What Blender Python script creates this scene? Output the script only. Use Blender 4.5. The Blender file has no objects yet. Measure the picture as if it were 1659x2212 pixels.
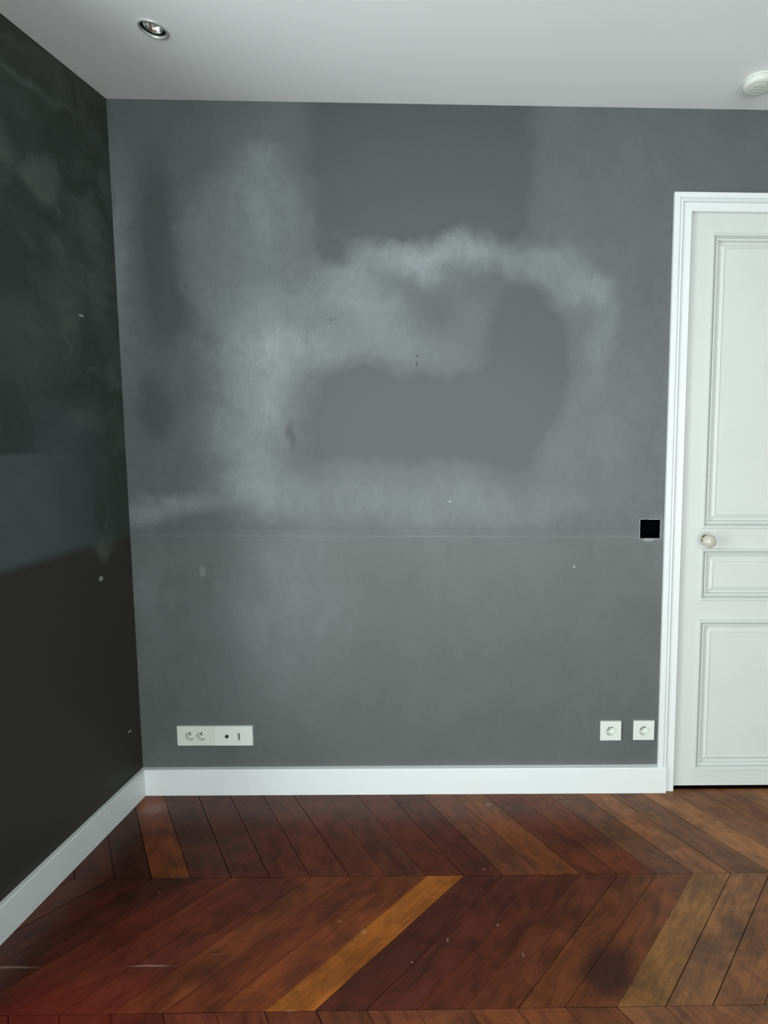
import bpy, bmesh, math, random
from mathutils import Matrix, Vector
random.seed(7)
S = bpy.context.scene
COL = S.collection
PI = math.pi

# ------------------------------------------------------------------ camera
F, CX, CY = 1078.62, 1114.86, 999.47          # focal length and optical centre, in pixels of 1659 x 2212
PITCH, YAW, ROLL = 0.0785, 0.0175, 0.0061
EYE = 1.5
cam = bpy.data.cameras.new('camera'); cam_o = bpy.data.objects.new('camera', cam); COL.objects.link(cam_o)
cy_, sy_ = math.cos(YAW), math.sin(YAW); cp, sp = math.cos(PITCH), math.sin(PITCH); cr, sr = math.cos(ROLL), math.sin(ROLL)
RM = (Matrix(((cr, -sr, 0), (sr, cr, 0), (0, 0, 1))) @ Matrix(((1, 0, 0), (0, cp, -sp), (0, sp, cp)))
      @ Matrix(((1, 0, 0), (0, 0, -1), (0, 1, 0))) @ Matrix(((cy_, -sy_, 0), (sy_, cy_, 0), (0, 0, 1))))
r_, d_, f_ = RM[0], RM[1], RM[2]
cam_o.matrix_world = Matrix(((r_[0], -d_[0], -f_[0], 0), (r_[1], -d_[1], -f_[1], 0), (r_[2], -d_[2], -f_[2], EYE), (0, 0, 0, 1)))
cam.sensor_fit = 'HORIZONTAL'; cam.sensor_width = 36; cam.lens = F / 1659 * 36
cam.shift_x = (829.5 - CX) / 1659; cam.shift_y = (CY - 1106) / 1659
cam.clip_start = 0.02
S.camera = cam_o
S.view_settings.view_transform = 'Standard'; S.view_settings.look = 'None'
S.view_settings.exposure = 0.20; S.view_settings.gamma = 1; S.view_settings.use_curve_mapping = False

# ------------------------------------------------------------------ room measures (metres)
D = 1.937          # back wall
XL, XR = -1.4636, 3.6
YF = -3.0          # wall behind the camera
ZC = 2.667
BB = 0.108         # baseboard height
WINS = [(-0.20, 0.95, 0.12, 2.42)]    # tall window in the left wall: y0, y1, z0, z1
FWINS = [(-1.20, -0.10, 0.12, 2.40), (0.80, 1.90, 0.12, 2.40)]   # unseen windows behind the camera, the first added to even the light: x0, x1, z0, z1

# ------------------------------------------------------------------ light: daylight through the windows
w = bpy.data.worlds.new('sky'); S.world = w; w.use_nodes = True
w.node_tree.nodes['Background'].inputs[0].default_value = (0.85, 0.95, 1.0, 1)
w.node_tree.nodes['Background'].inputs[1].default_value = 0.6
def area(name, loc, rot, sx, sy, watts, color):
    l = bpy.data.lights.new(name, 'AREA'); l.shape = 'RECTANGLE'; l.size = sx; l.size_y = sy
    l.energy = watts; l.color = color
    o = bpy.data.objects.new(name, l); COL.objects.link(o); o.location = loc; o.rotation_euler = rot
    return o
DAY = (0.935, 0.995, 0.995)
POW = [108]
FPOW = [105, 95]
for (x0, x1, z0, z1), p_ in zip(FWINS, FPOW):
    area('daylight', ((x0 + x1) / 2, YF - .24, (z0 + z1) / 2), (PI / 2 + math.radians(14), 0, 0), x1 - x0 + .2, z1 - z0 + .2, p_, DAY)  # tilted up to lift the ceiling; first lamp serves the added window
for i, (y0, y1, z0, z1) in enumerate(WINS):
    area('daylight', (XL - 0.34, (y0 + y1) / 2, (z0 + z1) / 2), (0, -PI / 2, 0), z1 - z0 + .3, y1 - y0 + .3, POW[i], DAY)

# ------------------------------------------------------------------ helpers
def link(name, me, mats, parent=None):
    o = bpy.data.objects.new(name, me); COL.objects.link(o)
    for m in (mats if isinstance(mats, (list, tuple)) else [mats]): me.materials.append(m)
    if parent: o.parent = parent
    return o
def build(name, bm, mats, parent=None, smooth=False, recalc=True):
    if recalc: bmesh.ops.recalc_face_normals(bm, faces=bm.faces)
    me = bpy.data.meshes.new(name); bm.to_mesh(me); bm.free()
    if smooth:
        for p in me.polygons: p.use_smooth = True
        try: me.set_sharp_from_angle(angle=math.radians(35))
        except Exception: pass
    return link(name, me, mats, parent)
def empty(name, loc, parent=None):
    o = bpy.data.objects.new(name, None); COL.objects.link(o); o.location = loc; o.empty_display_size = .05
    if parent: o.parent = parent
    return o
def tag(o, label, cat, group=None):
    o['label'] = label; o['category'] = cat
    if group: o['group'] = group
    return o
def struct(o, label=None):
    o['kind'] = 'structure'
    if label: o['label'] = label
    return o
def box(bm, x0, x1, y0, y1, z0, z1, bev=0.0, seg=2):
    r = bmesh.ops.create_cube(bm, size=1)
    vs = r['verts']
    for v in vs:
        v.co = Vector(((x0 + x1) / 2 + v.co.x * (x1 - x0), (y0 + y1) / 2 + v.co.y * (y1 - y0), (z0 + z1) / 2 + v.co.z * (z1 - z0)))
    if bev > 0:
        es = list({e for v in vs for e in v.link_edges})
        bmesh.ops.bevel(bm, geom=es, offset=bev, segments=seg, affect='EDGES', profile=.5)
    return bm
def lathe(bm, prof, n=48, axis='Z', c=(0, 0, 0), cap0=False, cap1=False):
    """prof: (radius, height) pairs turned about an axis through c"""
    rings = []
    for r, h in prof:
        ring = []
        for k in range(n):
            a = 2 * PI * k / n
            if axis == 'Z': p = (c[0] + r * math.cos(a), c[1] + r * math.sin(a), c[2] + h)
            else: p = (c[0] + r * math.cos(a), c[1] + h, c[2] + r * math.sin(a))
            ring.append(bm.verts.new(p))
        rings.append(ring)
    for a, b in zip(rings, rings[1:]):
        for k in range(n): bm.faces.new((a[k], a[(k + 1) % n], b[(k + 1) % n], b[k]))
    if cap0: bm.faces.new(rings[0])
    if cap1: bm.faces.new(rings[-1])
    return rings
def sheet(bm, u0, u1, v0, v1, holes, P, P2, sides=True):
    """front and back sheet of a slab in (u,v) with rectangular holes; P / P2 map (u,v) to front / back points"""
    us = sorted({u0, u1, *[h[0] for h in holes], *[h[1] for h in holes]}); vs = sorted({v0, v1, *[h[2] for h in holes], *[h[3] for h in holes]})
    us = [u for u in us if u0 <= u <= u1]; vs = [v for v in vs if v0 <= v <= v1]
    solid = lambda i, j: 0 <= i < len(us) - 1 and 0 <= j < len(vs) - 1 and not any(
        h[0] < (us[i] + us[i + 1]) / 2 < h[1] and h[2] < (vs[j] + vs[j + 1]) / 2 < h[3] for h in holes)
    cache = {}
    def V(i, j, b):
        if (i, j, b) not in cache: cache[(i, j, b)] = bm.verts.new((P2 if b else P)(us[i], vs[j]))
        return cache[(i, j, b)]
    for i in range(len(us) - 1):
        for j in range(len(vs) - 1):
            if not solid(i, j): continue
            q = [(i, j), (i + 1, j), (i + 1, j + 1), (i, j + 1)]
            bm.faces.new([V(a, b, 0) for a, b in q]); bm.faces.new([V(a, b, 1) for a, b in reversed(q)])
            for (ea, eb), nb in (((q[0], q[1]), (i, j - 1)), ((q[1], q[2]), (i + 1, j)), ((q[2], q[3]), (i, j + 1)), ((q[3], q[0]), (i - 1, j))):
                if not solid(*nb): bm.faces.new((V(*ea, 0), V(*eb, 0), V(*eb, 1), V(*ea, 1)))

# ------------------------------------------------------------------ node helpers
class N:
    def __init__(s, name):
        s.m = bpy.data.materials.new(name); s.m.use_nodes = True; s.t = s.m.node_tree
        s.b = s.t.nodes['Principled BSDF']
    def put(s, sock, v):
        if hasattr(v, 'node'): s.t.links.new(v, sock)
        else: sock.default_value = v
    def math(s, op, a, b=0.0, clamp=False):
        n = s.t.nodes.new('ShaderNodeMath'); n.operation = op; n.use_clamp = clamp
        s.put(n.inputs[0], a); s.put(n.inputs[1], b); return n.outputs[0]
    def vmath(s, op, a, b=(0, 0, 0)):
        n = s.t.nodes.new('ShaderNodeVectorMath'); n.operation = op
        s.put(n.inputs[0], a); s.put(n.inputs[1], b)
        return n.outputs['Value'] if op == 'LENGTH' else n.outputs[0]
    def pos(s):
        return s.t.nodes.new('ShaderNodeTexCoord').outputs['Object']
    def uv(s):
        return s.t.nodes.new('ShaderNodeTexCoord').outputs['UV']
    def noise(s, vec, scale, detail=3, rough=.55, dist=0.0, out='Fac'):
        n = s.t.nodes.new('ShaderNodeTexNoise'); n.inputs['Scale'].default_value = scale
        n.inputs['Detail'].default_value = detail; n.inputs['Roughness'].default_value = rough
        n.inputs['Distortion'].default_value = dist; s.put(n.inputs['Vector'], vec); return n.outputs[out]
    def step(s, v, a, b, lo=0.0, hi=1.0):
        n = s.t.nodes.new('ShaderNodeMapRange'); n.interpolation_type = 'SMOOTHSTEP'
        s.put(n.inputs[0], v)
        for k, q in zip((1, 2, 3, 4), (a, b, lo, hi)): n.inputs[k].default_value = q
        return n.outputs[0]
    def mix(s, f, a, b, mode='MIX'):
        n = s.t.nodes.new('ShaderNodeMix'); n.data_type = 'RGBA'; n.blend_type = mode
        s.put(n.inputs[0], f); s.put(n.inputs[6], a); s.put(n.inputs[7], b); return n.outputs[2]
    def bump(s, h, strength, dist):
        n = s.t.nodes.new('ShaderNodeBump'); n.inputs['Strength'].default_value = strength; n.inputs['Distance'].default_value = dist
        s.put(n.inputs['Height'], h); s.t.links.new(n.outputs[0], s.b.inputs['Normal']); return n.outputs[0]
    def out(s, **k):
        nm = dict(color='Base Color', rough='Roughness', metal='Metallic', spec='Specular IOR Level', coat='Coat Weight', coatr='Coat Roughness')
        for a, v in k.items(): s.put(s.b.inputs[nm[a]], v)
        return s.m
    def blob(s, vec, c, r, edge=.5):
        """soft ellipse: 1 inside, falling to 0 over the outer share 'edge' (vec must be 3-D; huge radius = axis ignored)"""
        d = s.vmath('SUBTRACT', vec, c); d = s.vmath('DIVIDE', d, r)
        return s.step(s.vmath('LENGTH', d), 1.0, 1.0 - edge, 0, 1)
    def slab(s, comp, a, b, e):
        return s.math('MULTIPLY', s.step(comp, a - e, a + e), s.step(comp, b - e, b + e, 1, 0))
    def sep(s, v):
        n = s.t.nodes.new('ShaderNodeSeparateXYZ'); s.put(n.inputs[0], v); return n.outputs
def srgb(r, g, b):
    f = lambda c: (c / 255 / 12.92) if c / 255 <= .04045 else ((c / 255 + .055) / 1.055) ** 2.4
    return (f(r), f(g), f(b), 1)
def plain(name, col, rough, metal=0.0, spec=.5, vary=.03, scale=30):
    n = N(name); p = n.pos(); v = n.noise(p, scale, 3)
    c2 = tuple(max(0, c * (1 - vary * 2)) for c in col[:3]) + (1,)
    n.bump(v, .03, .002)
    return n.out(color=n.mix(v, c2, col), rough=rough, metal=metal, spec=spec)

BIG = 1e3
# ---- worn dark grey paint of the back wall, window sheen and shade painted in
def mat_wall_back():
    n = N('worn_grey_paint_and_sheen'); p = n.pos()
    warp = n.vmath('MULTIPLY', n.vmath('SUBTRACT', n.noise(p, 3.2, 5, .62, out='Color'), (.5, .5, .5)), (.24, 0, .24))
    warp2 = n.vmath('MULTIPLY', n.vmath('SUBTRACT', n.noise(p, 14, 4, .6, out='Color'), (.5, .5, .5)), (.07, 0, .07))
    q = n.vmath('ADD', n.vmath('ADD', p, warp), warp2)
    q2 = n.vmath('ADD', p, warp2)
    acc = None
    # rubbed, chalky patches, with window sheen painted as a left column: centre x,z, radii, soft share, weight
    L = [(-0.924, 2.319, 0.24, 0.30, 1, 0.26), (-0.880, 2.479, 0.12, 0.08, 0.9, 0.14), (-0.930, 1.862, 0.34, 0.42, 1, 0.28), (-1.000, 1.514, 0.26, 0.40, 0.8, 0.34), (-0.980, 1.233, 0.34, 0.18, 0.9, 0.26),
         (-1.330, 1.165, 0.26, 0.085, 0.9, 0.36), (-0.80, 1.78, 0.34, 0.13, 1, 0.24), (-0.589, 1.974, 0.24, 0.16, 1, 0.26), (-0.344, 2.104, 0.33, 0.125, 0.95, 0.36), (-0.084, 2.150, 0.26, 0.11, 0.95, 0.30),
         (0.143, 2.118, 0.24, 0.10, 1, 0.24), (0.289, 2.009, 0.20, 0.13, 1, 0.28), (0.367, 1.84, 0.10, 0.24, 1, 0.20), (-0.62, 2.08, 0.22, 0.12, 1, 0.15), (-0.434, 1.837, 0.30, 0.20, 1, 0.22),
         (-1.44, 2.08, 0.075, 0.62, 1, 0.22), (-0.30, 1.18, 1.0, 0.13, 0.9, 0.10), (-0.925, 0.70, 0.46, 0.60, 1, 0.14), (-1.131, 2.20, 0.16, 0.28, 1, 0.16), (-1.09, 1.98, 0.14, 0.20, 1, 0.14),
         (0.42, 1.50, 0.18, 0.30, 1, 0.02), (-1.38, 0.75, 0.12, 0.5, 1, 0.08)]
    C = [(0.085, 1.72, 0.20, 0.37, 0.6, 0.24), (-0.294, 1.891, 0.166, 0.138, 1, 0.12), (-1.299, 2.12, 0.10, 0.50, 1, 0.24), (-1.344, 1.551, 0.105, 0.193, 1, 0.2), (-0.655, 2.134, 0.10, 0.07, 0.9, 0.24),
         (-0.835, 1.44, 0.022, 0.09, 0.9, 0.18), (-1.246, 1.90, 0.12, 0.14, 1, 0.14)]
    R = [(-0.74, 0.10, 1.346, 1.700, 0.18), (-0.736, 0.06, 2.17, 2.90, 0.15), (-0.093, 0.114, 1.2, 2.9, 0.06)]  # top rectangle and tall strip put the shade between windows into the colour
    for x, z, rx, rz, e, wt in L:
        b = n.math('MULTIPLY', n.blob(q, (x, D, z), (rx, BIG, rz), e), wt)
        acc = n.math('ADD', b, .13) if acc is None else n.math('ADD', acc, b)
    # fresher, less worn zones cut out of them, and painted window shade
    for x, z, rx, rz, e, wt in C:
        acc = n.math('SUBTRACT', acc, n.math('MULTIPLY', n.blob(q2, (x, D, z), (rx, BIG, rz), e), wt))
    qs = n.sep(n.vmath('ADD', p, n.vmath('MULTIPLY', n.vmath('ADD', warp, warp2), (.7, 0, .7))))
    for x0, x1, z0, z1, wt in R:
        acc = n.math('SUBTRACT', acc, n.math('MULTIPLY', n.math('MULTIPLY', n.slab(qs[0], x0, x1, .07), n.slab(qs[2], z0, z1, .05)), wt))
    sx = n.sep(p)
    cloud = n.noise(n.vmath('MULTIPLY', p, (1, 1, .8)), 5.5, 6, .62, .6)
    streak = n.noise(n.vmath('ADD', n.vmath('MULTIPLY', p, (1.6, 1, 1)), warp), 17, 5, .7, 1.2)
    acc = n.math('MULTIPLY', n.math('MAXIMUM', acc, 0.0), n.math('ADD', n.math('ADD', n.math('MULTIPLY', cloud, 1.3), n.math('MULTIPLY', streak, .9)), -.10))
    # horizontal rub lines at the height of a former rail
    ln = n.math('MULTIPLY', n.slab(sx[2], 1.052, 1.060, .004), n.noise(n.vmath('MULTIPLY', p, (1, 1, .1)), 9, 4))
    acc = n.math('ADD', acc, n.math('MULTIPLY', ln, .16))
    ln = n.math('MULTIPLY', n.slab(sx[2], 1.085, 1.091, .004), n.noise(n.vmath('MULTIPLY', p, (1, 1, .1)), 7, 4))
    acc = n.math('SUBTRACT', acc, n.math('MULTIPLY', ln, .07))
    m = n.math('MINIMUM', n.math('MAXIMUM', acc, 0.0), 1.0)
    low = n.step(sx[2], 1.00, 1.09, 1, 0)
    base = n.mix(low, srgb(73, 77, 77), srgb(76, 80, 77))
    fine = n.noise(p, 60, 3)
    base = n.mix(n.math('MULTIPLY', fine, .25), base, srgb(72, 78, 76))
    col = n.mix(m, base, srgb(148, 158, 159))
    # pale chips and dark spots
    for x, z, r1, r2, c, wt in [(-.224, 1.195, .007, .004, (190, 198, 198), .7), (.268, .935, .006, .006, (190, 198, 198), .5), (-1.19, .915, .018, .03, (150, 158, 155), .3),
                                (-.3465, 1.752, .006, .006, (40, 46, 46), .9), (-.348, 1.722, .006, .013, (44, 50, 50), .8),
                                (-.672, 1.887, .012, .008, (70, 78, 78), .6), (-.655, 1.892, .008, .006, (70, 78, 78), .6), (-.690, 1.885, .006, .005, (70, 78, 78), .6),
                                (.560, 1.044, .030, .008, (165, 174, 174), .5), (.60, 1.088, .06, .06, (130, 138, 138), .25)]:
        col = n.mix(n.math('MULTIPLY', n.blob(n.vmath('ADD', p, n.vmath('MULTIPLY', warp2, (.12, 0, .12))), (x, D, z), (r1, BIG, r2), .6), wt), col, srgb(*c))
    rgh = n.math('SUBTRACT', .50, n.math('MULTIPLY', m, .12))
    n.bump(n.math('ADD', n.noise(p, 190, 2), n.math('MULTIPLY', n.noise(p, 12, 3), 1.5)), .12, .0016)
    return n.out(color=col, rough=rgh, spec=.5)
def mat_wall_left():
    n = N('worn_dark_grey_paint'); p = n.pos()
    warp = n.vmath('MULTIPLY', n.vmath('SUBTRACT', n.noise(p, 4.5, 6, .65, out='Color'), (.5, .5, .5)), (0, .22, .22))
    q = n.vmath('ADD', p, warp)
    sx = n.sep(p)
    acc = None
    for y, z, ry, rz, e, wt in [(1.66, 2.25, .10, .09, .6, .34), (1.50, 2.30, .10, .10, .7, .26), (1.72, 1.95, .14, .22, .9, .22), (1.58, 1.75, .20, .20, .9, .2),
                                (1.84, 2.05, .05, .40, .9, .22), (1.6, 2.52, .30, .03, .9, .22), (1.88, 1.9, .05, .4, .9, .15), (1.80, 1.06, .08, .05, .8, .3),
                                (1.74, 1.50, .14, .10, .9, .28)]:
        b = n.math('MULTIPLY', n.blob(q, (XL, y, z), (BIG, ry, rz), e), wt)
        acc = b if acc is None else n.math('ADD', acc, b)
    acc = n.math('MULTIPLY', acc, n.math('ADD', n.math('MULTIPLY', n.noise(p, 9, 6, .65, .8), 1.9), .1))
    mott = n.step(n.noise(n.vmath('ADD', p, warp), 6.5, 7, .68, .9), .44, .72)
    acc = n.math('ADD', acc, n.math('MULTIPLY', n.math('MULTIPLY', mott, n.step(sx[2], 1.05, 1.4)), .26))
    # rubbed band between two former shelf heights, with an unrubbed oval
    band = n.math('MULTIPLY', n.math('MULTIPLY', n.step(sx[2], 1.045, 1.085), n.math('MAXIMUM', n.step(sx[2], 1.392, 1.408, 1, 0), n.math('MULTIPLY', n.step(sx[1], 1.52, 1.64), n.step(n.sep(q)[2], 1.30, 1.70, 1, 0)))), n.step(n.sep(q)[1], 1.92, 1.55))
    band = n.math('MULTIPLY', band, n.math('ADD', .55, n.math('MULTIPLY', n.noise(p, 5, 5, .6), .9)))
    band = n.math('MULTIPLY', band, n.math('SUBTRACT', 1.0, n.blob(n.vmath('ADD', p, n.vmath('MULTIPLY', warp, (0, .1, .1))), (XL, 1.80, 1.17), (BIG, .035, .085), .4)))
    low = n.step(sx[2], 1.035, 1.075, 1, 0)
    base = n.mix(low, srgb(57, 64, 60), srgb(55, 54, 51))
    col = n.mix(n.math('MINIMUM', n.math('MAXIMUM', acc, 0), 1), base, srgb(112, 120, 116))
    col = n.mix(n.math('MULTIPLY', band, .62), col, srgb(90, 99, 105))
    for y, z, a, b, wt in [(1.7877, .9326, .012, .012, .5), (1.8789, .2968, .012, .004, .9), (1.772, 1.86, .014, .006, .5)]:
        col = n.mix(n.math('MULTIPLY', n.blob(p, (XL, y, z), (BIG, a, b), .5), wt), col, srgb(190, 195, 190))
    n.bump(n.math('ADD', n.noise(p, 190, 2), n.math('MULTIPLY', n.noise(p, 12, 3), 1.5)), .12, .0016)
    return n.out(color=col, rough=.55, spec=.3)
def mat_ceiling():
    n = N('matt_ceiling_paint'); p = n.pos()
    n.bump(n.noise(p, 160, 2), .1, .001)
    return n.out(color=n.mix(n.noise(p, 2.0, 3), srgb(229, 234, 234), srgb(234, 239, 239)), rough=.8, spec=.2)
def mat_white(name='white_gloss_paint', c=(226, 232, 231), r=.38):
    n = N(name); p = n.pos()
    n.bump(n.math('ADD', n.noise(n.vmath('MULTIPLY', p, (1, 1, .12)), 60, 3), n.noise(p, 12, 2)), .10, .0012)
    v = n.noise(p, 6, 4, .6)
    c2 = tuple(int(k * .965) for k in c)
    return n.out(color=n.mix(v, srgb(*c2), srgb(*c)), rough=r, spec=.4)
def mat_wood():
    n = N('oak_chevron_parquet'); p = n.pos(); uv = n.uv()
    a = n.t.nodes.new('ShaderNodeAttribute'); a.attribute_name = 'plank'; pc = a.outputs['Color']
    g1 = n.noise(n.vmath('MULTIPLY', uv, (2.2, 34, 1)), 3, 6, .65, .6)
    g2 = n.noise(n.vmath('MULTIPLY', uv, (6, 190, 1)), 2, 3, .6, .2)
    cl = n.noise(n.vmath('MULTIPLY', uv, (3, 9, 1)), 2.6, 4, .6, 1.0)
    f = n.math('ADD', n.math('ADD', n.math('MULTIPLY', g1, .55), n.math('MULTIPLY', g2, .25)), n.math('MULTIPLY', cl, .9))
    wide = n.noise(n.vmath('MULTIPLY', p, (1, 1.6, 1)), 5.5, 6, .68, 1.2)
    f = n.math('ADD', f, n.math('MULTIPLY', n.math('SUBTRACT', wide, .5), 1.1))
    k = n.step(f, .40, 1.3, .45, 1.6)
    cc = n.t.nodes.new('ShaderNodeCombineColor')
    for i in range(3): n.put(cc.inputs[i], k)
    col = n.mix(1.0, pc, cc.outputs[0], 'MULTIPLY')
    warp = n.vmath('MULTIPLY', n.vmath('SUBTRACT', n.noise(p, 9, 5, .65, out='Color'), (.5, .5, .5)), (.13, .13, 0))
    q = n.vmath('ADD', p, warp)
    for x, y, rx, ry, e, wt, c in [(.285, 1.245, .13, .085, .8, .75, (38, 14, 16)), (.30, 1.31, .10, .07, .9, .5, (48, 20, 16)), (.57, 1.31, .10, .07, .9, .5, (52, 40, 34)),
                                   (.50, 1.24, .07, .06, .9, .4, (50, 38, 32)), (.70, 1.37, .10, .06, .9, .6, (50, 34, 34)), (-.10, 1.585, .10, .06, .9, .6, (48, 18, 14)),
                                   (.36, 1.53, .10, .04, .9, .5, (62, 22, 14)), (-.75, 1.50, .22, .06, .9, .4, (48, 18, 14)), (-.45, 1.28, .28, .10, .9, .25, (58, 22, 18)),
                                   (-1.0, 1.30, .25, .12, .9, .4, (52, 20, 16)), (.18, 1.42, .10, .06, .9, .4, (62, 22, 12)), (-1.15, 1.17, .40, .12, .9, .6, (84, 22, 16)), (-.80, 1.27, .10, .05, .9, .5, (44, 18, 14)), (-1.2, 1.52, .30, .05, .9, .5, (50, 20, 14))]:
        col = n.mix(n.math('MULTIPLY', n.blob(q, (x, y, 0), (rx, ry, BIG), e), wt), col, srgb(*c))
    # dusty pale marks
    q3 = n.vmath('ADD', p, n.vmath('MULTIPLY', warp, (.2, .09, 0)))
    for x, y, rx, ry, wt in [(-.075, 1.572, .014, .012, .4), (-.07, 1.86, .030, .022, .35), (-1.365, 1.85, .075, .045, .30), (-.26, 1.285, .008, .006, .8),
                             (-.165, 1.345, .010, .018, .4), (-.02, 1.385, .010, .010, .5), (-.82, 1.31, .03, .003, .4), (-1.36, 1.283, .11, .004, .55), (-.98, 1.283, .08, .003, .55),
                             (-.50, 1.40, .02, .006, .4), (-1.10, 1.50, .012, .005, .5), (-.42, 1.37, .02, .02, .25), (-.55, 1.172, .03, .003, .6), (.05, 1.30, .008, .022, .35)]:
        sc_ = .55 if rx < .05 else 1.0
        col = n.mix(n.math('MULTIPLY', n.blob(q3, (x, y, 0), (rx * sc_, ry * sc_, BIG), .9), wt * .8), col, srgb(180, 150, 135))
    n.bump(n.math('ADD', n.math('MULTIPLY', g1, .6), n.noise(p, 7, 3)), .18, .0025)
    return n.out(color=col, rough=n.math('ADD', .24, n.math('MULTIPLY', cl, .18)), spec=.42)

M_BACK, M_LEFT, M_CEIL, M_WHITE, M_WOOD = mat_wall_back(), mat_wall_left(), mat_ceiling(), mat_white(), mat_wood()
M_DOOR = mat_white('white_door_paint', (208, 213, 210), .42)
M_FILL = plain('pale_wall_paint', srgb(190, 193, 190), .8)
M_GAP = plain('dark_floor_joint', srgb(26, 11, 8), .9, spec=.05)
M_PLAS = plain('white_plastic', srgb(218, 223, 217), .35, vary=.01)
M_PLAS2 = plain('ivory_plastic', srgb(212, 217, 207), .35, vary=.01)
M_DARK = plain('dark_contact', srgb(40, 42, 40), .6)
M_PIN = plain('grey_metal_pin', srgb(170, 172, 168), .3, 1.0)
M_BLACK = plain('black_void', srgb(4, 7, 12), .9, spec=.0)
M_PORC = plain('cream_porcelain', srgb(188, 185, 170), .14, vary=.01)
M_BRASS = plain('aged_brass', srgb(120, 112, 92), .35, 1.0)
M_RING = plain('satin_nickel', srgb(215, 218, 215), .42, .75)
M_CUP = plain('dark_lamp_housing', srgb(46, 50, 48), .4, .4)
M_CHROME = plain('faceted_reflector', srgb(215, 220, 217), .22, 1.0)
M_PLASTER = plain('bare_plaster', srgb(150, 156, 154), .9)

# ------------------------------------------------------------------ floor
PITCHX, X0, SLOPE, ROW = .128, .6315, .3466, .38
def plank_color(row, k, x, y):
    rnd = random.Random(row * 1000 + k)
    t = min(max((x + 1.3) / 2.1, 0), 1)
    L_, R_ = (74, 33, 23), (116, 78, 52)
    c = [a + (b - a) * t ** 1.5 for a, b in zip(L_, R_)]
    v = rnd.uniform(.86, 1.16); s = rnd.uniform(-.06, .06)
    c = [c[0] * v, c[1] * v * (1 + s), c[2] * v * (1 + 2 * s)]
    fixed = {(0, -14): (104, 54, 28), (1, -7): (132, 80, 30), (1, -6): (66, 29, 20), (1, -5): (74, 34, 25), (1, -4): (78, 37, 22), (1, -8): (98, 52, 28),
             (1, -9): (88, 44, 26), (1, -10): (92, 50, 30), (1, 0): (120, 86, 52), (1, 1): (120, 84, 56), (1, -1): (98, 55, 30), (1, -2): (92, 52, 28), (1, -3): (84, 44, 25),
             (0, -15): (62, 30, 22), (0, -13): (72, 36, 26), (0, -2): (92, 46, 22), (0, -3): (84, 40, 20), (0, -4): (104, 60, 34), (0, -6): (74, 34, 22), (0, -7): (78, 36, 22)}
    return fixed.get((row, k), c)
bm = bmesh.new(); uvl = bm.loops.layers.uv.new('UVMap'); cl = bm.loops.layers.float_color.new('plank')
row = 0; y1 = D
while y1 > YF:
    ya, yb = (D, 1.55) if row == 0 else (1.55 - ROW * (row - 1), 1.55 - ROW * row)
    y1 = yb
    # x of a joint at the far edge (ya) and near edge (yb)
    sgn = 1 if row % 2 == 0 else -1
    dxr = .912 * (ya - yb) * sgn
    base_top = X0 + (-SLOPE if row % 2 == 0 else 0) - (0 if row else (.912 * (ya - yb) - SLOPE))
    for k in range(-22, 34):
        rr = random.Random(row * 77 + k * 13 + 5)
        g = rr.uniform(.0004, .0012) if rr.random() < .55 else rr.uniform(.0012, .0022)
        if rr.random() < .22: g = .00012
        jit = lambda kk_, e_: random.Random(row * 991 + kk_ * 7 + e_).uniform(-.006, .006)
        xa = base_top + PITCHX * k + jit(k, 0); xb = base_top + PITCHX * k + dxr + jit(k, 1)
        xa2 = base_top + PITCHX * (k + 1) + jit(k + 1, 0); xb2 = base_top + PITCHX * (k + 1) + dxr + jit(k + 1, 1)
        dz = rr.uniform(-.0002, .0003)
        cs = [(xa + g, ya - .0004), (xa2 - g, ya - .0004), (xb2 - g, yb + .0004), (xb + g, yb + .0004)]
        if max(c[0] for c in cs) < XL or min(c[0] for c in cs) > XR: continue
        vs = [bm.verts.new((x, y, dz)) for x, y in cs]
        f = bm.faces.new(list(reversed(vs)))
        kk = k
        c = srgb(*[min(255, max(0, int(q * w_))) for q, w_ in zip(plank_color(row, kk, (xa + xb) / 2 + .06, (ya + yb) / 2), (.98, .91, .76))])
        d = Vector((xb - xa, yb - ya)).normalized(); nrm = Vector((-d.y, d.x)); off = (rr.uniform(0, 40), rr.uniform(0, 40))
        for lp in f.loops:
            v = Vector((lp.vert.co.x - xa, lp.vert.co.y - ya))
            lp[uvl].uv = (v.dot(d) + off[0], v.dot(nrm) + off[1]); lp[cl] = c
    row += 1
for co, no in (((XL, 0, 0), (-1, 0, 0)), ((XR, 0, 0), (1, 0, 0)), ((0, YF, 0), (0, -1, 0))):
    bmesh.ops.bisect_plane(bm, geom=bm.verts[:] + bm.edges[:] + bm.faces[:], plane_co=co, plane_no=no, clear_outer=True)
for f in bm.faces: f.material_index = 0
planks = set(bm.faces)
box(bm, XL, XR, YF, D + .19, -.06, -.0022)
for f in bm.faces:
    if f not in planks: f.material_index = 1
struct(build('floor', bm, [M_WOOD, M_GAP], recalc=False), 'red-brown oak chevron parquet floor')

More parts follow.
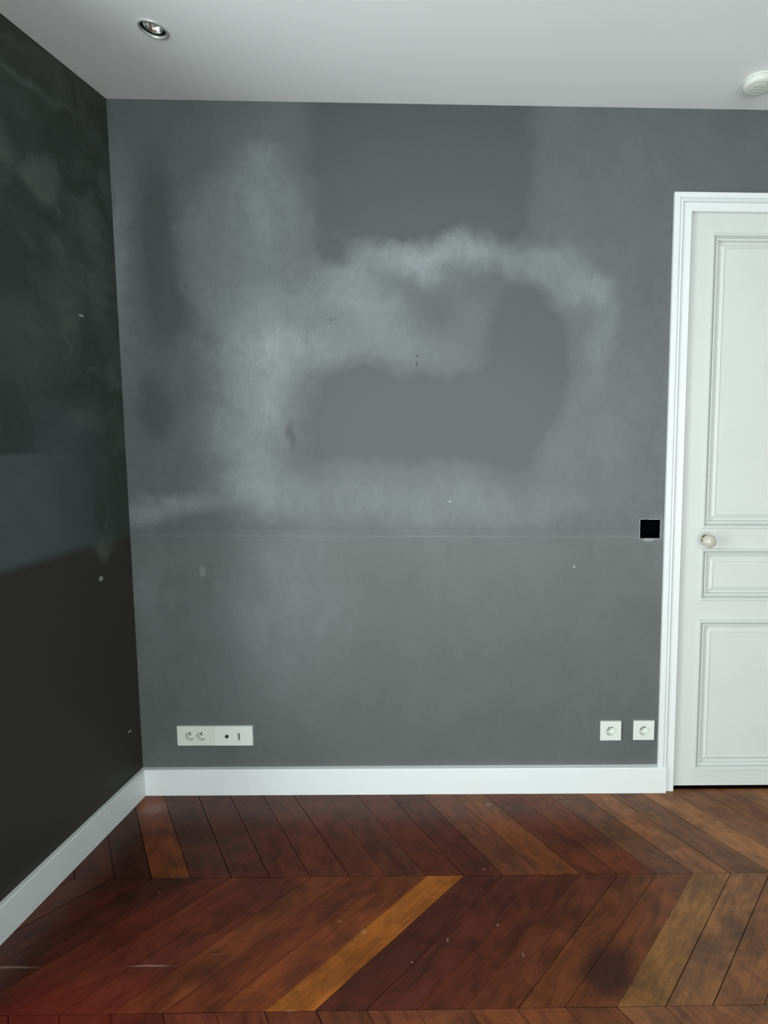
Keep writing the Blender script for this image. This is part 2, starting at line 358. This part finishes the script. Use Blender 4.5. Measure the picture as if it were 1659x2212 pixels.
# ------------------------------------------------------------------ walls
DX0, DX1, DZ1 = .690, 1.44, 2.303      # door leaf opening
HOLE = (.524, .606, 1.049, 1.126)
SINGLES = [(.4249, .2569), (.5600, .2582)]
MULTI = [(-1.2661, .2430), (-1.2217, .2428)]
holes = [(DX0, DX1, 0, DZ1), HOLE] + [(x - .021, x + .021, z - .021, z + .021) for x, z in SINGLES] + [(MULTI[0][0] - .021, MULTI[1][0] + .021, .222, .264)]
bm = bmesh.new()
sheet(bm, XL, XR, 0, ZC, holes, lambda u, v: (u, D, v), lambda u, v: (u, D + .2, v))
struct(build('wall_back', bm, M_BACK), 'mid grey wall with cloudy rubbed patches and painted window sheen')
bm = bmesh.new()
sheet(bm, YF, D + .2, 0, ZC, [tuple(wi) for wi in WINS], lambda u, v: (XL, u, v), lambda u, v: (XL - .3, u, v))
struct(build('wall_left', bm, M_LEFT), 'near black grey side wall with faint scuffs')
bm = bmesh.new(); box(bm, XR, XR + .2, YF, D + .2, 0, ZC); struct(build('wall_right', bm, M_FILL))
bm = bmesh.new()
sheet(bm, XL - .3, XR + .2, 0, ZC, [tuple(wi) for wi in FWINS], lambda u, v: (u, YF, v), lambda u, v: (u, YF - .2, v))
struct(build('wall_front', bm, M_FILL))

# ceiling with a round cut-out for the recessed spotlight
LX, LY, LR = -1.0625, 1.604, .0325
s = .08
bm = bmesh.new()
sheet(bm, XL - .3, XR + .2, YF - .2, D + .2, [(LX - s, LX + s, LY - s, LY + s)], lambda u, v: (u, v, ZC), lambda u, v: (u, v, ZC + .2))
n = 48; ci, sq = [], []
for k in range(n):
    a = 2 * PI * k / n; c_, s_ = math.cos(a), math.sin(a); m_ = max(abs(c_), abs(s_))
    ci.append(bm.verts.new((LX + LR * c_, LY + LR * s_, ZC))); sq.append(bm.verts.new((LX + s * c_ / m_, LY + s * s_ / m_, ZC)))
for k in range(n): bm.faces.new((ci[k], ci[(k + 1) % n], sq[(k + 1) % n], sq[k]))
struct(build('ceiling', bm, M_CEIL), 'pale grey ceiling')

# ------------------------------------------------------------------ baseboards
bm = bmesh.new()
prof = [(0, 0), (.018, 0), (.018, BB - .003), (.0165, BB - .0008), (.015, BB), (0, BB)]
def extr(bm, prof, A, B):
    a = [bm.verts.new(A(*p)) for p in prof]; b = [bm.verts.new(B(*p)) for p in prof]
    k = len(prof)
    for i in range(k): bm.faces.new((a[i], a[(i + 1) % k], b[(i + 1) % k], b[i]))
    bm.faces.new(a); bm.faces.new(list(reversed(b)))
extr(bm, prof, lambda d, z: (XL + d, D - d, z), lambda d, z: (.6525, D - d * 1.25, z))
struct(build('baseboard_back', bm, M_WHITE), 'bright white baseboard under the grey wall')
bm = bmesh.new()
extr(bm, prof, lambda d, z: (XL + d, D - d, z), lambda d, z: (XL + d, YF, z))
struct(build('baseboard_left', bm, M_WHITE), 'white baseboard along the dark side wall')

# ------------------------------------------------------------------ door casing
CX0, CX1, CZ1 = .6195, 1.5105, 2.3640
bm = bmesh.new()
def sweep(bm, prof, z0):
    """mitred sweep of (inset, protrusion) profile up, across and down around the doorway"""
    paths = []
    for u, d in prof:
        paths.append([bm.verts.new(c) for c in ((CX0 + u, D - d, z0), (CX0 + u, D - d, CZ1 - u), (CX1 - u, D - d, CZ1 - u), (CX1 - u, D - d, z0))])
    for a, b in zip(paths, paths[1:]):
        for i in range(3): bm.faces.new((a[i], a[i + 1], b[i + 1], b[i]))
    for i in (0, 3): bm.faces.new([p[i] for p in paths])
sweep(bm, [(0, -.001), (0, .015), (.002, .018), (.019, .018), (.0205, .0165), (.022, .0105), (.0245, .0105), (.0265, .0160), (.030, .0195), (.0335, .0165), (.0345, .009), (.0345, -.001)], BB)
sweep(bm, [(.0345, -.002), (.0345, .0085), (.0375, .0115), (.0655, .0125), (.068, .010), (.068, -.05), (.0655, -.05)], 0.0)
struct(build('trim_1', bm, M_WHITE), 'white moulded door casing')

# ------------------------------------------------------------------ door: leaf, three moulded panels, knob
door = struct(empty('door_1', ((DX0 + DX1) / 2, D, 0)), 'white panelled door with a round cream knob')
dm = Matrix.Translation(-door.location)
def dpart(name, bm, mat, par=None, smooth=False):
    bm.transform(dm if par is None else Matrix.Identity(4))
    return build(name, bm, mat, par or door, smooth)
YD = D + .004
px0, px1 = .769, 1.361
PAN = [(1.090, 2.224), (.796, 1.009), (.080, .718)]
lx0, lx1, lz0, lz1 = DX0 + .003, DX1 - .003, .0125, DZ1 - .003
bm = bmesh.new()
sheet(bm, lx0, lx1, lz0, lz1, [(px0, px1, a, b) for a, b in PAN], lambda u, v: (u, YD, v), lambda u, v: (u, YD + .035, v))
dpart('door_leaf', bm, M_DOOR)
for a, b in PAN:
    bm = bmesh.new()
    pr = [(0, .003), (0.0, -.002), (.003, -.007), (.009, -.007), (.013, .000), (.0165, .008), (.0185, .008), (.020, .000), (.022, -.002), (.026, -.001), (.029, .004), (.031, .013), (.034, .0135), (.052, .0045), (.0545, .0045), (.056, .0075), (.30, .0075)]
    rings = []
    hw = min(px1 - px0, b - a) / 2
    for u, d in pr:
        u = min(u, hw - .02)
        rings.append([bm.verts.new((x, YD + d, z)) for x, z in ((px0 + u, a + u), (px1 - u, a + u), (px1 - u, b - u), (px0 + u, b - u))])
    for r1, r2 in zip(rings, rings[1:]):
        for i in range(4): bm.faces.new((r1[i], r1[(i + 1) % 4], r2[(i + 1) % 4], r2[i]))
    bm.faces.new(rings[-1])
    dpart('door_panel', bm, M_DOOR)
KX, KZ = .787, 1.047
kb = bmesh.new()
lathe(kb, [(.0001, -.060), (.010, -.0595), (.018, -.057), (.0235, -.052), (.0262, -.045), (.0262, -.039), (.0235, -.032), (.018, -.0265), (.012, -.023), (.011, -.020)], 40, 'Y', (KX, YD, KZ))
kn = dpart('door_knob', kb, M_PORC, smooth=True)
kb = bmesh.new()
lathe(kb, [(.009, -.024), (.0095, -.020), (.0085, -.008), (.014, -.006), (.0165, -.003), (.0165, .0005)], 32, 'Y', (KX, YD, KZ))
kb.transform(dm); col_ = build('collar', kb, M_BRASS, kn, True)

# behind the door: dark void stays shut off by a back board
bm = bmesh.new(); box(bm, DX0 - .03, DX1 + .03, D + .2, D + .22, 0, DZ1 + .03); struct(build('trim_2', bm, M_GAP))

# ------------------------------------------------------------------ black square opening beside the door
hx0, hx1, hz0, hz1 = HOLE
ob = tag(empty('switch_opening', ((hx0 + hx1) / 2, D, hz0)), 'black square opening in the grey wall beside the door casing', 'wall opening')
bm = bmesh.new()
e = .0004
pts = [(hx0 + e, hz0 + e), (hx1 - e, hz0 + e), (hx1 - e, hz1 - e), (hx0 + e, hz1 - e)]
fr = [bm.verts.new((x, D + .001, z)) for x, z in pts]; bk = [bm.verts.new((x, D + .05, z)) for x, z in pts]
for i in range(4): bm.faces.new((fr[i], fr[(i + 1) % 4], bk[(i + 1) % 4], bk[i]))
bm.faces.new(bk); bm.transform(Matrix.Translation(-ob.location))
build('recess_box', bm, M_BLACK, ob)
# ragged plaster lip round the cut
bm = bmesh.new(); rg = random.Random(3); outer, inner = [], []
def edgepts(n_):
    P = []
    for i in range(4):
        (xa, za), (xb, zb) = pts[i], pts[(i + 1) % 4]
        for k in range(n_): P.append((xa + (xb - xa) * k / n_, za + (zb - za) * k / n_, i))
    return P
for x, z, side in edgepts(14):
    t = rg.uniform(.0008, .0032) * (1.7 if side == 0 else 1)
    dx, dz = x - (hx0 + hx1) / 2, z - (hz0 + hz1) / 2; m_ = max(abs(dx), abs(dz))
    inner.append(bm.verts.new((x - dx * rg.uniform(0, .03), D - .0012, z - dz * rg.uniform(0, .03))))
    outer.append(bm.verts.new((x + dx / m_ * t, D + .0002, z + dz / m_ * t)))
k = len(inner)
back = [bm.verts.new((v.co.x, D + .004, v.co.z)) for v in inner]
for i in range(k):
    j = (i + 1) % k
    bm.faces.new((inner[i], inner[j], outer[j], outer[i])); bm.faces.new((inner[i], inner[j], back[j], back[i]))
bm.transform(Matrix.Translation(-ob.location)); build('plaster_edge', bm, M_PLASTER, ob)

# ------------------------------------------------------------------ sockets
def plate_with_holes(x0, x1, z0, z1, th, discs, r):
    """cover plate on the wall with round openings, rounded outer edge"""
    bm = bmesh.new(); yf = D - th
    cells = []
    xs = [x0 + .0015] + [(discs[i][0] + discs[i + 1][0]) / 2 for i in range(len(discs) - 1)] + [x1 - .0015]
    za, zb = z0 + .0015, z1 - .0015
    n_ = 32
    for i, (cx, cz) in enumerate(discs):
        ci, sq = [], []
        for k in range(n_):
            a = 2 * PI * (k + .5) / n_; c_, s_ = math.cos(a), math.sin(a)
            tx = (xs[i + 1] - cx) if c_ > 0 else (cx - xs[i]); tz = (zb - cz) if s_ > 0 else (cz - za)
            t = min(tx / max(abs(c_), 1e-6), tz / max(abs(s_), 1e-6))
            ci.append(bm.verts.new((cx + r * c_, yf, cz + r * s_))); sq.append(bm.verts.new((cx + t * c_, yf, cz + t * s_)))
        corners = {(1, 1): (xs[i + 1], zb), (-1, 1): (xs[i], zb), (-1, -1): (xs[i], za), (1, -1): (xs[i + 1], za)}
        for k in range(n_):
            j = (k + 1) % n_; a, b = sq[k].co, sq[j].co
            if abs(a.x - b.x) > 1e-5 and abs(a.z - b.z) > 1e-5:
                q = corners[(1 if (a.x + b.x) / 2 > cx else -1, 1 if (a.z + b.z) / 2 > cz else -1)]
                cv = bm.verts.new((q[0], yf, q[1])); bm.faces.new((ci[k], ci[j], sq[j], cv, sq[k]))
            else: bm.faces.new((ci[k], ci[j], sq[j], sq[k]))
    # rounded rim and sides
    R = [[(x0 + i_, yy, z0 + i_), (x1 - i_, yy, z0 + i_), (x1 - i_, yy, z1 - i_), (x0 + i_, yy, z1 - i_)] for i_, yy in ((.0015, yf), (.0005, yf + .0005), (0, yf + .0016), (0, D - .0003))]
    R = [[bm.verts.new(p) for p in q] for q in R]
    for a, b in zip(R, R[1:]):
        for i in range(4): bm.faces.new((a[i], a[(i + 1) % 4], b[(i + 1) % 4], b[i]))
    return bm
def socket_well(cx, cz, r, th, depth=.017):
    bm = bmesh.new()
    rings = lathe(bm, [(r + .0016, -th - .0008), (r + .0008, -th - .0012), (r, -th - .0004), (r - .0006, -th + depth)], 40, 'Y', (cx, D, cz))
    bm.faces.new(rings[-1])
    return bm
def contacts(cx, cz, yb, parent, ang):
    for s_ in (-1, 1):
        h = bmesh.new(); a = ang
        lathe(h, [(.0029, 0), (.0029, -.0008), (.0001, -.0009)], 16, 'Y', (cx + s_ * .0092 * math.cos(a), yb, cz + s_ * .0092 * math.sin(a)))
        h.transform(Matrix.Translation(-ROOT.location)); build('contact_hole', h, M_DARK, parent)
    h = bmesh.new(); px, pz = cx - .0095 * math.sin(ang), cz + .0095 * math.cos(ang)
    lathe(h, [(.0024, 0), (.0024, -.014), (.0016, -.016), (.0001, -.0165)], 16, 'Y', (px, yb, pz))
    h.transform(Matrix.Translation(-ROOT.location)); build('earth_pin', h, M_PIN, parent, True)
for (cx, cz), lab in zip(SINGLES, ('white square wall socket, the one further from the door casing', 'white square wall socket right beside the door casing')):
    ROOT = tag(empty('wall_socket', (cx, D, cz)), lab, 'socket', 'single sockets beside the door')
    bm = plate_with_holes(cx - .0425, cx + .0425, cz - .0402, cz + .0402, .009, [(cx, cz)], .0200); bm.transform(Matrix.Translation(-ROOT.location))
    build('cover_plate', bm, M_PLAS, ROOT)
    bm = socket_well(cx, cz, .0200, .009); bm.transform(Matrix.Translation(-ROOT.location)); wl = build('socket_well', bm, M_PLAS, ROOT, True)
    contacts(cx, cz, D + .0078, wl, PI * .16)
# four-gang panel: two sockets, aerial outlet and a slot
mx0, mxm, mx1, mz0, mz1 = -1.3165, -1.1690, -1.0170, .2035, .2845
ROOT = tag(empty('outlet_panel', ((mx0 + mx1) / 2, D, mz0)), 'long white outlet panel with two sockets and two small ports', 'socket panel')
T0 = Matrix.Translation(-ROOT.location)
bm = plate_with_holes(mx0, mxm - .0004, mz0, mz1, .0085, [(MULTI[0][0], MULTI[0][1]), (MULTI[1][0], MULTI[1][1])], .0180); bm.transform(T0)
o = build('socket_cover', bm, M_PLAS2, ROOT); o['label'] = 'slightly yellowed cover around the two sockets'
for cx, cz in MULTI:
    bm = socket_well(cx, cz, .0180, .0085); bm.transform(T0); wl = build('socket_well', bm, M_PLAS2, ROOT, True)
    contacts(cx, cz, D + .0083, wl, PI * .16)
AX, AZ, UX, UZ = -1.1190, .2420, -1.0712, .2410
bm = bmesh.new()
sheet(bm, mxm + .0004, mx1, mz0, mz1, [(UX - .0042, UX + .0042, UZ - .0150, UZ + .0150)], lambda u, v: (u, D - .0085, v), lambda u, v: (u, D - .0002, v)); bm.transform(T0)
o = build('port_cover', bm, M_PLAS, ROOT)
bm = bmesh.new(); lathe(bm, [(.0075, -.0084), (.0075, -.0096), (.0062, -.0098), (.0056, -.0092), (.0001, -.0090)], 24, 'Y', (AX, D, AZ)); bm.transform(T0)
build('aerial_port', bm, M_DARK, ROOT, True)
bm = bmesh.new(); box(bm, UX - .0038, UX + .0038, D - .004, D - .0006, UZ - .0146, UZ + .0146)
box(bm, UX - .0040, UX + .0040, D - .0082, D - .004, UZ + .0105, UZ + .0146); bm.transform(T0)
build('port_slot', bm, plain('grey_port', srgb(110, 114, 110), .6), ROOT)

# ------------------------------------------------------------------ recessed ceiling spotlight
ROOT = tag(empty('recessed_spotlight', (LX, LY, ZC)), 'small round recessed spotlight in the pale ceiling near the dark side wall', 'ceiling light')
T0 = Matrix.Translation(-ROOT.location)
bm = bmesh.new(); lathe(bm, [(.0375, .0005), (.0380, -.0020), (.0370, -.0045), (.0350, -.0055), (.0330, -.0045), (.0318, -.0010), (.0312, .006)], 64, 'Z', (LX, LY, ZC)); bm.transform(T0)
build('bezel', bm, M_RING, ROOT, True)
bm = bmesh.new(); lathe(bm, [(.0314, .0015), (.0310, .006), (.0290, .028), (.0001, .030)], 48, 'Z', (LX, LY, ZC)); bm.transform(T0)
build('housing', bm, M_CUP, ROOT, True)
bm = bmesh.new()
lathe(bm, [(.0255, .0040), (.0260, .0055), (.0250, .0060), (.0215, .010), (.0170, .017), (.0100, .023), (.0001, .025)], 14, 'Z', (LX, LY, ZC)); bm.transform(T0)
cup = build('reflector', bm, M_CHROME, ROOT)
bm = bmesh.new(); lathe(bm, [(.0001, .006), (.0035, .007), (.0048, .011), (.0048, .020), (.003, .024)], 20, 'Z', (LX, LY, ZC)); bm.transform(T0)
build('bulb', bm, M_PLAS, cup, True)

# ------------------------------------------------------------------ smoke detector
SX, SY = .8490, 1.7810
ROOT = tag(empty('smoke_detector', (SX, SY, ZC)), 'round white smoke detector on the ceiling above the door', 'smoke detector')
T0 = Matrix.Translation(-ROOT.location)
bm = bmesh.new(); lathe(bm, [(.0495, 0), (.0500, -.002), (.0500, -.006), (.0485, -.0072)], 64, 'Z', (SX, SY, ZC)); bm.transform(T0)
build('mounting_base', bm, M_PLAS, ROOT, True)
bm = bmesh.new(); lathe(bm, [(.0480, -.0070), (.0492, -.0085), (.0485, -.0180), (.0465, -.0220), (.0420, -.0248), (.0310, -.0258), (.0300, -.0248), (.0285, -.0248), (.0275, -.0262), (.0150, -.0272), (.0001, -.0275)], 64, 'Z', (SX, SY, ZC)); bm.transform(T0)
build('body', bm, M_PLAS, ROOT, True)
M_VENT = plain('pale_vent', srgb(176, 181, 176), .6)
for k in range(3):
    o_ = -.013 + k * .013; L_ = math.sqrt(max(.024 ** 2 - o_ * o_, 1e-5))
    bm = bmesh.new(); box(bm, SX - L_, SX + L_, SY + o_ - .0016, SY + o_ + .0016, ZC - .0282, ZC - .0262, .0005, 1)
    bm.transform(T0); build('vent_slot', bm, M_VENT, ROOT)

# ------------------------------------------------------------------ windows (outside the frame, they light the room; the first rear one is added)
def window(idx, loc, a0, a1, z0, z1, to):
    """casement frame laid out along a (width) and z, mapped into place by to(a, depth)"""
    wr = struct(empty('window_%d' % idx, loc)); am = (a0 + a1) / 2; bm = bmesh.new()
    for a, b, c, d in ((a0, a0 + .06, z0, z1), (a1 - .06, a1, z0, z1), (a0, a1, z0, z0 + .08), (a0, a1, z1 - .06, z1), (am - .05, am + .05, z0, z1),
                       (a0, a1, z0 + .75, z0 + .79), (a0, a1, z0 + 1.5, z0 + 1.54)):
        (xa, ya), (xb, yb) = to(a, 0), to(b, .05)
        box(bm, min(xa, xb), max(xa, xb), min(ya, yb), max(ya, yb), c, d, .003, 1)
    bm.transform(Matrix.Translation(-wr.location)); build('window_frame', bm, M_WHITE, wr)
for i, (y0, y1, z0, z1) in enumerate(WINS):
    window(i + 1, (XL - .15, (y0 + y1) / 2, z0), y0, y1, z0, z1, lambda a, d: (XL - .2 + d, a))
for i, (x0, x1, z0, z1) in enumerate(FWINS):
    window(i + 1 + len(WINS), ((x0 + x1) / 2, YF - .1, z0), x0, x1, z0, z1, lambda a, d: (a, YF - .15 + d))  # window_2, the first of these, is added to even the light
